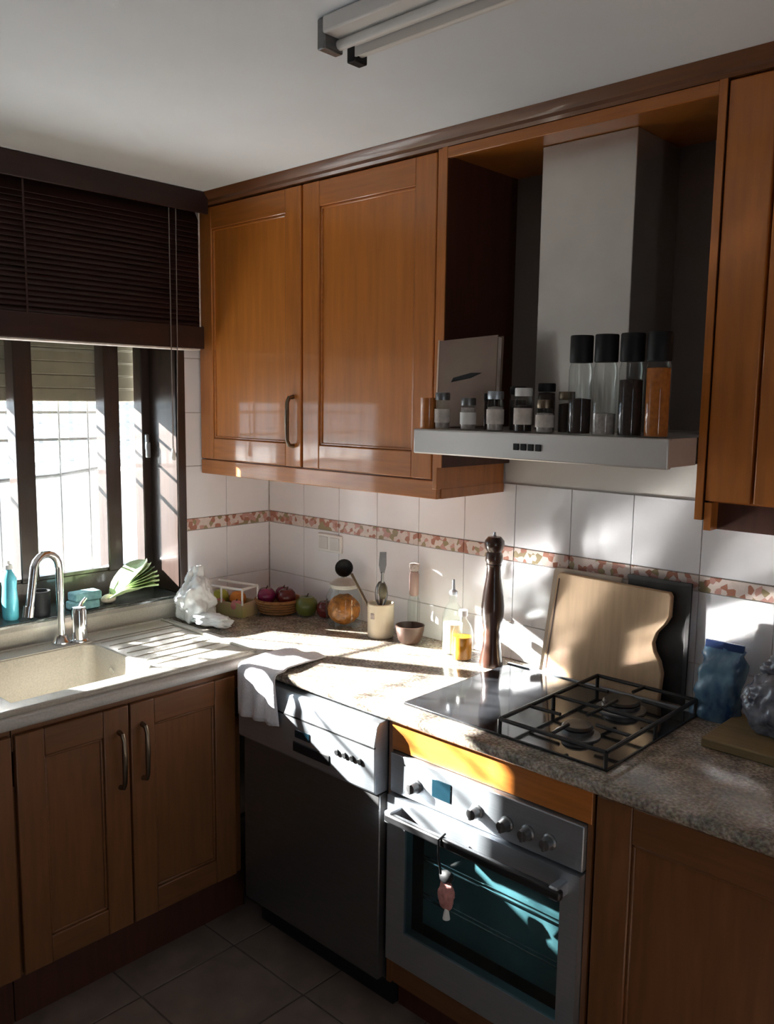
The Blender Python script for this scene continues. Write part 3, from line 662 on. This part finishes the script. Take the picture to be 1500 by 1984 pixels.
# ---------------------------------------------------------------- things on the worktop
ZT = 0.9003
so = thing('wall_socket', (0.375, -0.008, 1.175), 'white double power socket on the tiles above the biscuit jar', 'socket')
obj('plate', B(0.312, 0.442, -0.016, -0.0065, 1.140, 1.208), WHITEP, so, bevel=0.003)
for x in (0.345, 0.409):
    obj('rocker', B(x-0.024, x+0.024, -0.0185, -0.0158, 1.150, 1.198), HOODM, so, bevel=0.002)

# pepper mill
pm = thing('pepper_mill', (1.215, -0.105, ZT), 'tall turned dark wooden pepper mill behind the hob', 'pepper mill')
c = (1.215, -0.105, ZT)
obj('body', MB().lathe([(0, 0), (0.037, 0), (0.038, 0.006), (0.036, 0.02), (0.029, 0.06), (0.0265, 0.085), (0.0285, 0.10), (0.026, 0.112), (0.030, 0.13), (0.0355, 0.165), (0.036, 0.19), (0.031, 0.235), (0.0235, 0.28), (0.0215, 0.312), (0.024, 0.322), (0, 0.322)], c, 28), MILLW, pm)
obj('head', MB().lathe([(0, 0.323), (0.022, 0.323), (0.027, 0.334), (0.0265, 0.352), (0.022, 0.362), (0.027, 0.370), (0.031, 0.384), (0.030, 0.396), (0.020, 0.408), (0, 0.411)], c, 28), MILLW, pm)
obj('top_knob', MB().lathe([(0.005, 0.410), (0.006, 0.416), (0.004, 0.423), (0, 0.424)], c, 14), CHROME, pm)

# oil bottles
ob = thing('oil_bottle', (1.043, -0.085, ZT), 'clear glass oil bottle with a steel pourer left of the pepper mill', 'bottle')
c = (1.043, -0.085, ZT)
obj('glass_body', MB().lathe([(0, 0), (0.033, 0), (0.035, 0.005), (0.035, 0.12), (0.028, 0.150), (0.012, 0.172), (0.011, 0.198), (0, 0.198)], c, 24), GLASS, ob)
obj('oil', MB().lathe([(0, 0.004), (0.031, 0.004), (0.032, 0.10), (0, 0.10)], c, 20), mat('pale_oil', (0.80, 0.76, 0.62, 1), 0.2, var=0.06), ob)
obj('pourer', MB().lathe([(0.013, 0.196), (0.014, 0.206), (0.006, 0.212), (0.004, 0.245), (0, 0.246)], c, 14), STEEL, ob)
ob = thing('oil_bottle', (1.108, -0.115, ZT), 'short bottle of amber oil between the clear bottle and pepper mill', 'bottle')
c = (1.108, -0.115, ZT)
obj('glass_body', MB().lathe([(0, 0), (0.032, 0), (0.034, 0.005), (0.034, 0.085), (0.026, 0.112), (0.012, 0.130), (0.012, 0.142), (0, 0.142)], c, 24), GLASS, ob)
obj('oil', MB().lathe([(0, 0.004), (0.030, 0.004), (0.031, 0.075), (0, 0.075)], c, 20), AMBER, ob)
obj('cap', MB().lathe([(0, 0.142), (0.0145, 0.142), (0.0145, 0.160), (0, 0.161)], c, 16), WHITEP, ob)

# boards leaning on the tiles
def lean(mb, zb, yb, ang): return mb.rot(radians(ang), (1.5, yb, zb), 'X')
bp = [(1.372, 0.001), (1.742, 0.001), (1.748, 0.010), (1.752, 0.085), (1.742, 0.118), (1.726, 0.142), (1.720, 0.165), (1.728, 0.195), (1.750, 0.222), (1.762, 0.245), (1.762, 0.302), (1.755, 0.312), (1.412, 0.318), (1.404, 0.310)]
cb = thing('chopping_board', (1.57, -0.08, ZT), 'large beech chopping board with a notched right edge leaning behind the hob', 'chopping board')
obj('board', lean(MB().prism(bp, lambda u, v, d: (u, d, ZT+v), -0.062, -0.042), ZT, -0.062, -3.2), BOARDW, cb, bevel=0.003)
obj('edge_line', lean(MB().prism([(1.384, 0.02), (1.388, 0.02), (1.414, 0.30), (1.410, 0.30)], lambda u, v, d: (u, d, ZT+v), -0.0626, -0.0615), ZT, -0.062, -3.2), WOODD, cb)
pb = thing('chopping_board', (1.52, -0.05, ZT), 'pale plain board behind the left edge of the beech board', 'chopping board')
obj('board', lean(MB().prism([(1.345, 0.001), (1.60, 0.001), (1.60, 0.326), (1.385, 0.326), (1.376, 0.316)], lambda u, v, d: (u, d, ZT+v), -0.034, -0.026), ZT, -0.034, -2.8), PALEB, pb, bevel=0.002)
bt = thing('baking_tray', (1.70, -0.03, ZT), 'dark steel baking tray leaning behind the right side of the beech board', 'tray')
obj('tray_base', lean(B(1.62, 1.806, -0.0225, -0.0205, ZT, ZT+0.335), ZT, -0.022, -1.0), TRAYM, bt)
obj('tray_lip', lean(MB().box(1.796, 1.808, -0.0285, -0.0205, ZT, ZT+0.335).box(1.62, 1.808, -0.0285, -0.0205, ZT+0.328, ZT+0.340), ZT, -0.022, -1.0), TRAYM, bt, bevel=0.001)

# utensil pot with utensils
px, py = 0.742, -0.110
up = thing('utensil_pot', (px, py, ZT), 'cream ceramic pot holding kitchen utensils', 'pot')
obj('pot_wall', MB().lathe([(0, 0), (0.043, 0), (0.046, 0.004), (0.047, 0.118), (0.044, 0.121), (0.041, 0.118), (0.040, 0.012), (0, 0.010)], (px, py, ZT), 28), CREAM, up)
obj('pot_mark', B(px-0.004, px+0.012, py-0.0478, py-0.044, ZT+0.07, ZT+0.09), PALES, up)
def ut(name, label): return thing(name, (px, py, ZT+0.02), label, 'utensil', 'utensils in the cream pot')
u = ut('ladle', 'black ladle leaning left out of the cream pot')
p0 = Vector((px+0.01, py-0.005, ZT+0.02)); p1 = Vector((0.640, -0.155, 1.115))
obj('handle', MB().tube([p0, p0.lerp(p1, 0.5), p1], 0.0052, 8), BRONZE, u)
obj('bowl', MB().lathe([(0, -0.022), (0.018, -0.018), (0.030, -0.004), (0.032, 0.006), (0.029, 0.006), (0.026, -0.002), (0.014, -0.013), (0, -0.016)], (0.617, -0.168, 1.132), 20).rot(radians(70), (0.617, -0.168, 1.132), 'X').rotz(radians(40), (0.617, -0.168, 1.132)), BLACKP, u)
u = ut('spatula', 'slim dark spatula standing upright in the cream pot')
obj('handle', MB().tube([(px, py, ZT+0.02), (px+0.006, py, 1.13)], 0.005, 8), STEELD, u)
obj('blade', MB().prism([(-0.006, 0), (0.006, 0), (0.013, 0.03), (0.012, 0.075), (-0.010, 0.075), (-0.013, 0.03)], lambda a, b, d: (px+0.006+a*0.7, py+d+a*0.7, 1.125+b), -0.001, 0.001), STEELD, u)
u = ut('whisk', 'dark wire whisk head rising from the cream pot')
for k in range(6):
    a = k*pi/6; w = []
    for i in range(13):
        t = i/12*pi*2 - pi
        w.append((px-0.008 + 0.022*sin(t)*cos(a)*(1 if True else 0), py+0.01 + 0.022*sin(t)*sin(a), 1.05 - 0.045*cos(t)))
    obj('wire', MB().tube(w, 0.0016, 5), STEELD, u)
obj('handle', MB().tube([(px-0.004, py+0.006, ZT+0.02), (px-0.008, py+0.01, 1.01)], 0.006, 8), STEELD, u)
u = ut('wooden_spoon', 'dark olive wooden spoon beside the whisk in the cream pot')
obj('handle', MB().tube([(px-0.012, py-0.008, ZT+0.02), (px+0.016, py-0.012, 1.04)], 0.0055, 8), TERRA, u)
obj('spoon_bowl', MB().blob((px+0.020, py-0.013, 1.066), 0.019, 0.009, 0.030, 0.05, 2, 2), mat('olive_spoon_wood', (0.10, 0.085, 0.05, 1), 0.5), u)

# biscuit jar with orange contents
bx, by = 0.545, -0.098
bj = thing('biscuit_jar', (bx, by, ZT), 'round glass jar of orange biscuits beside the cream pot', 'jar')
obj('glass_body', MB().lathe([(0, 0), (0.056, 0), (0.064, 0.008), (0.067, 0.05), (0.066, 0.11), (0.054, 0.135), (0.050, 0.142), (0, 0.142)], (bx, by, ZT), 28), GLASS, bj)
obj('contents', MB().blob((bx, by, ZT+0.060), 0.060, 0.060, 0.056, 0.10, 4, 3), ORANGE, bj)
obj('lid', MB().lathe([(0.050, 0.142), (0.053, 0.146), (0.053, 0.156), (0.030, 0.172), (0.010, 0.178), (0.012, 0.190), (0, 0.194)], (bx, by, ZT), 28), mat('frosted_lid', (0.46, 0.46, 0.42, 1), 0.35, var=0.08), bj)

def apple(x, y, z, r, m, label, name='apple', cat='fruit', group=None, stem=True):
    t = thing(name, (x, y, z), label, cat, group)
    pr = [(0, 0.10), (0.35, 0.02), (0.72, 0.18), (0.96, 0.62), (1.0, 1.02), (0.90, 1.42), (0.62, 1.72), (0.25, 1.76), (0.0, 1.62)]
    obj('flesh', MB().lathe([(a*r, b*r) for a, b in pr], (x, y, z), 20), m, t)
    if stem: obj('stem', MB().tube([(x, y, z+1.60*r), (x+0.1*r, y, z+1.85*r), (x+0.25*r, y, z+2.05*r)], 0.0022, 6), TERRA, t)
    return t
apple(0.348, -0.105, ZT, 0.043, GREENF, 'green apple on the worktop between the onion bowl and biscuit jar')
apple(0.418, -0.070, ZT, 0.036, REDF, 'dark red apple in shadow behind the green apple', 'apple')

# onion bowl: turned wooden bowl
bw = thing('fruit_bowl', (0.235, -0.150, ZT), 'brown woven bowl of purple onions in the corner', 'bowl')
c = (0.235, -0.150, ZT)
obj('bowl_wall', MB().lathe([(0, 0), (0.055, 0), (0.070, 0.015), (0.088, 0.06), (0.082, 0.06), (0.064, 0.018), (0.045, 0.008), (0, 0.008)], c, 30), WICKER, bw)
for k in range(5):
    r = 0.0705 + 0.0042*k; zz = ZT + 0.012 + 0.0105*k
    ring = [(c[0]+(r+0.0015)*cos(t*2*pi/40), c[1]+(r+0.0015)*sin(t*2*pi/40), zz+0.0015*sin(t*4*pi/2)) for t in range(41)]
    obj('woven_ring', MB().tube(ring, 0.0042, 6), WICKER, bw)
apple(0.205, -0.185, ZT+0.034, 0.036, PURPLE, 'purple onion at the left of the woven bowl', 'onion', 'vegetable', 'onions in the woven bowl')
apple(0.272, -0.140, ZT+0.034, 0.036, REDF, 'dark red onion at the right of the woven bowl', 'onion', 'vegetable', 'onions in the woven bowl')
apple(0.215, -0.108, ZT+0.032, 0.033, PURPLE, 'purple onion at the back of the woven bowl', 'onion', 'vegetable', 'onions in the woven bowl')

# cardboard punnet with fruit
FB = thing('fruit_punnet', (0.105, -0.285, ZT), 'white-edged cardboard punnet with fruit beside the white bag', 'punnet')
ang = radians(14); cc = (0.105, -0.285, ZT)
CARD = mat('printed_card', (0.50, 0.33, 0.25, 1), 0.7, col2=(0.42, 0.40, 0.16, 1), nscale=14)
obj('punnet_base', B(0.005, 0.205, -0.330, -0.240, ZT, ZT+0.003).rotz(ang, cc), CARD, FB)
for a in ((0.005, 0.205, -0.332, -0.329), (0.005, 0.205, -0.241, -0.238), (0.005, 0.008, -0.332, -0.238), (0.202, 0.205, -0.332, -0.238)):
    obj('punnet_side', B(a[0], a[1], a[2], a[3], ZT+0.002, ZT+0.055).rotz(ang, cc), CARD, FB)
rimp = [(0.005, -0.332, ZT+0.110), (0.205, -0.332, ZT+0.110), (0.205, -0.238, ZT+0.110), (0.005, -0.238, ZT+0.110), (0.005, -0.332, ZT+0.110)]
obj('white_rim', MB().tube(rimp, 0.005, 6).rotz(ang, cc), WHITEP, FB)
for x, y in ((0.005, -0.332), (0.205, -0.332), (0.205, -0.238), (0.005, -0.238), (0.105, -0.332)):
    obj('corner_post', MB().tube([(x, y, ZT+0.05), (x, y, ZT+0.110)], 0.004, 6).rotz(ang, cc), WHITEP, FB)
apple(0.055, -0.290, ZT+0.026, 0.032, LIMEF, 'yellow-green apple in the left half of the punnet', 'apple', 'fruit', 'fruit in the cardboard punnet')
apple(0.128, -0.262, ZT+0.026, 0.032, ORANGEF, 'orange in the middle of the cardboard punnet', 'orange', 'fruit', 'fruit in the cardboard punnet', stem=False)
apple(0.085, -0.315, ZT+0.022, 0.020, PINKF, 'small pink radish at the front of the punnet', 'radish', 'vegetable', 'fruit in the cardboard punnet')
apple(0.168, -0.300, ZT+0.022, 0.022, PINKF, 'pink radish at the right end of the punnet', 'radish', 'vegetable', 'fruit in the cardboard punnet')

# bags
wb = thing('plastic_bag', (0.085, -0.50, ZT), 'crumpled white polythene bag on the worktop right of the window', 'bag')
obj('bag_body', MB().blob((0.105, -0.435, ZT+0.062), 0.064, 0.078, 0.085, 0.30, 1.7, 5, 2, 0.061), BAGW, wb, smooth=60)
obj('bag_neck', MB().blob((0.085, -0.425, ZT+0.152), 0.030, 0.035, 0.045, 0.45, 1.8, 4, 5), BAGW, wb, smooth=60)
obj('bag_flap', MB().blob((0.21, -0.445, ZT+0.021), 0.10, 0.05, 0.022, 0.35, 2.0, 4, 9, 0.0205), BAGW, wb, smooth=60)

lt = thing('romaine_lettuce', (-0.04, -0.585, 0.985), 'pale green lettuce lying on the window sill by the frame', 'vegetable')
random.seed(21)
for k in range(7):
    a = -0.5 + k*0.17; s = MB(); L = 0.175; W = 0.048
    base = Vector((-0.03, -0.715+0.004*k, 1.000+0.003*k)); d = Vector((0.15, 0.98, 0.0)).normalized(); d = (Matrix.Rotation(a*0.9, 3, 'Z') @ d); up = Vector((0, 0, 1))
    side = d.cross(up); rows_ = []
    for i in range(8):
        t = i/7; w = W*sin(pi*min(1, 0.12+0.88*t))**0.7
        lift = 0.150*t*(0.52+0.055*k) - 0.03*t*t
        rows_.append([s.bm.verts.new(base + d*L*t + up*(lift + 0.35*w*abs(q)**1.5 + 0.003*sin(9*t+5*q)) + side*w*q) for q in (-1, -0.5, 0, 0.5, 1)])
    for A, C in zip(rows_, rows_[1:]):
        for i in range(4): s.bm.faces.new((A[i], A[i+1], C[i+1], C[i]))
    lo = obj('leaf', s, LETTUCE if k != 4 else LETTUCED, lt)
    sd = lo.modifiers.new('solid', 'SOLIDIFY'); sd.thickness = 0.0016
obj('stalk', MB().blob((-0.03, -0.715, 1.003), 0.017, 0.03, 0.017, 0.1, 2, 2), PALEB, lt)

# sill: blue bottle, black cup, teal blocks for a reflection
bb = thing('soap_bottle', (-0.055, -1.055, 0.985), 'blue washing-up liquid bottle on the sill at the left edge', 'bottle')
c = (-0.055, -1.055, 0.985)
obj('bottle_body', MB().lathe([(0, 0), (0.030, 0), (0.034, 0.006), (0.035, 0.06), (0.030, 0.105), (0.033, 0.135), (0.014, 0.162), (0.012, 0.168), (0, 0.168)], c, 22, 1.0, 0.7), BLUEL, bb)
obj('bottle_cap', MB().lathe([(0, 0.168), (0.014, 0.168), (0.013, 0.182), (0.006, 0.186), (0.005, 0.196), (0, 0.197)], c, 16), WHITEP, bb)
kc = thing('scrub_brush_cup', (-0.03, -0.965, 0.985), 'black cup on the sill behind the gooseneck tap', 'cup')
obj('cup_wall', MB().lathe([(0, 0), (0.028, 0), (0.031, 0.004), (0.034, 0.085), (0.031, 0.085), (0.028, 0.008), (0, 0.008)], (-0.03, -0.965, 0.985), 22), BLACKP, kc)
kc.name = 'black_cup'
for k, (dz, lab) in enumerate(((0, 'teal block painting a window reflection on the sill, lower of two'), (0.0305, 'teal block painting a window reflection, lying on another by the tap'))):
    sp = tag(obj('reflection_block', B(-0.055, 0.005, -0.865+0.008*k, -0.765+0.008*k, 0.9852+dz, 1.0152+dz), TEAL, bevel=0.006), lab, 'reflection', 'teal reflections on the sill')  # teal blocks added to paint the window's reflection in the stone

# pink bottle and clay bowl by the pot
pk = thing('glass_bottle', (0.862, -0.060, ZT), 'slim clear bottle with a pinkish copper neck behind the cream pot', 'bottle')
c = (0.835, -0.042, ZT)
obj('glass_body', MB().lathe([(0, 0), (0.020, 0), (0.022, 0.004), (0.022, 0.13), (0.014, 0.155), (0.012, 0.20), (0, 0.20)], c, 20), GLASS, pk)
obj('neck_wrap', MB().lathe([(0.0135, 0.150), (0.0165, 0.155), (0.0165, 0.225), (0.0135, 0.235), (0, 0.236)], c, 18), COPPER, pk)
obj('stopper', MB().lathe([(0.012, 0.236), (0.017, 0.245), (0.017, 0.262), (0, 0.266)], c, 16), PALES, pk)
cl = thing('clay_bowl', (0.868, -0.092, ZT), 'small dark brown clay bowl right of the cream pot', 'bowl')
obj('bowl_wall', MB().lathe([(0, 0), (0.030, 0), (0.040, 0.012), (0.048, 0.045), (0.050, 0.062), (0.045, 0.062), (0.040, 0.040), (0.030, 0.012), (0, 0.010)], (0.868, -0.098, ZT), 24), TERRA, cl)

# towel folded over the worktop edge by the corner
tw = MB(); nx, ny = 22, 26
prof = []
for j in range(ny+1):
    s = j/ny*0.355
    if s < 0.185: prof.append((-0.455-s, 0.9035))
    elif s < 0.225:
        t = (s-0.185)/0.04*pi/2; prof.append((-0.640-0.016*sin(t), 0.9035-0.016*(1-cos(t))))
    else: prof.append((-0.657, 0.8875-(s-0.225)))
grid = []
for i in range(nx+1):
    u = i/nx; row = []
    for j, (y, z) in enumerate(prof):
        s = j/ny
        x = 0.652 + 0.195*u - 0.05*(1-s)*u
        hang = max(0.0, (s-0.6)/0.4)
        yy = y - hang*(0.006+0.007*sin(u*19+1.5*s*3)) + (0 if s > 0.52 else 0.06*u*(1-s)*0.6)
        zz = z + (0.0035*(1+sin(u*11+s*7)) if s < 0.5 else 0) - hang*0.030*(0.5-u) - hang*0.02*u
        row.append(tw.bm.verts.new((x, yy, zz)))
    grid.append(row)
for i in range(nx):
    for j in range(ny): tw.bm.faces.new((grid[i][j], grid[i+1][j], grid[i+1][j+1], grid[i][j+1]))
TW = tag(obj('tea_towel', tw, CLOTH, smooth=60), 'white tea towel draped over the worktop edge in the corner above the dishwasher', 'towel')
sd = TW.modifiers.new('solid', 'SOLIDIFY'); sd.thickness = 0.004; sd.offset = 1

# right end: blue packet, flat board, clear packet
bl = thing('food_packet', (1.885, -0.05, ZT), 'crumpled blue plastic food packet standing right of the hob', 'packet')
pk_ = MB(); cols_ = 14; rws = 16
fr = []; W = 0.062; H = 0.195
for j in range(rws+1):
    t = j/rws; ring = []
    th = 0.026*sin(pi*min(0.98, 0.25+0.73*t))**0.8*(1-0.75*max(0, t-0.75)*4*(0.25 if t < 1 else 0.9)) + 0.003
    for k in range(cols_*2):
        a = 2*pi*k/(cols_*2)
        x = W*(1 if abs(cos(a)) > 0.98 else abs(cos(a))**0.6)*(1 if cos(a) > 0 else -1)*(1-0.10*t); y = th*sin(a)
        n_ = 0.012*noise.noise(Vector((x*40, y*40+3, t*7)))
        ring.append(pk_.bm.verts.new((1.905+x+n_+0.018*t, -0.062+y+n_, ZT+H*t+0.010*(noise.noise(Vector((x*30, 1, 2))) if t > 0.9 else 0))))
    fr.append(ring)
for A, C in zip(fr, fr[1:]):
    n_ = len(A)
    for k in range(n_): pk_.bm.faces.new((A[k], A[(k+1) % n_], C[(k+1) % n_], C[k]))
pk_.bm.faces.new(list(reversed(fr[0]))); pk_.bm.faces.new(fr[-1])
obj('pouch', pk_, BAGB, bl, smooth=50)
obj('crimped_top', B(1.872, 1.972, -0.066, -0.060, ZT+H-0.004, ZT+H+0.016), mat('navy_crimp', (0.012, 0.03, 0.10, 1), 0.3), bl)
fb = thing('bread_board', (2.08, -0.16, ZT), 'olive brown wooden board lying flat at the right end of the worktop', 'chopping board')
obj('board', B(1.955, 2.42, -0.265, -0.035, ZT, ZT+0.024), BOARDO, fb, bevel=0.004)
cp_ = thing('food_packet', (2.06, -0.12, ZT+0.025), 'clear crinkled packet of dark food standing on the flat board', 'packet')
obj('pouch', MB().blob((2.075, -0.125, ZT+0.094), 0.072, 0.050, 0.085, 0.20, 2.2, 5, 6, 0.068), BAGC, cp_, smooth=50)
obj('crimped_top', MB().blob((2.085, -0.115, ZT+0.185), 0.045, 0.02, 0.03, 0.45, 2, 4, 3), BAGC, cp_, smooth=50)
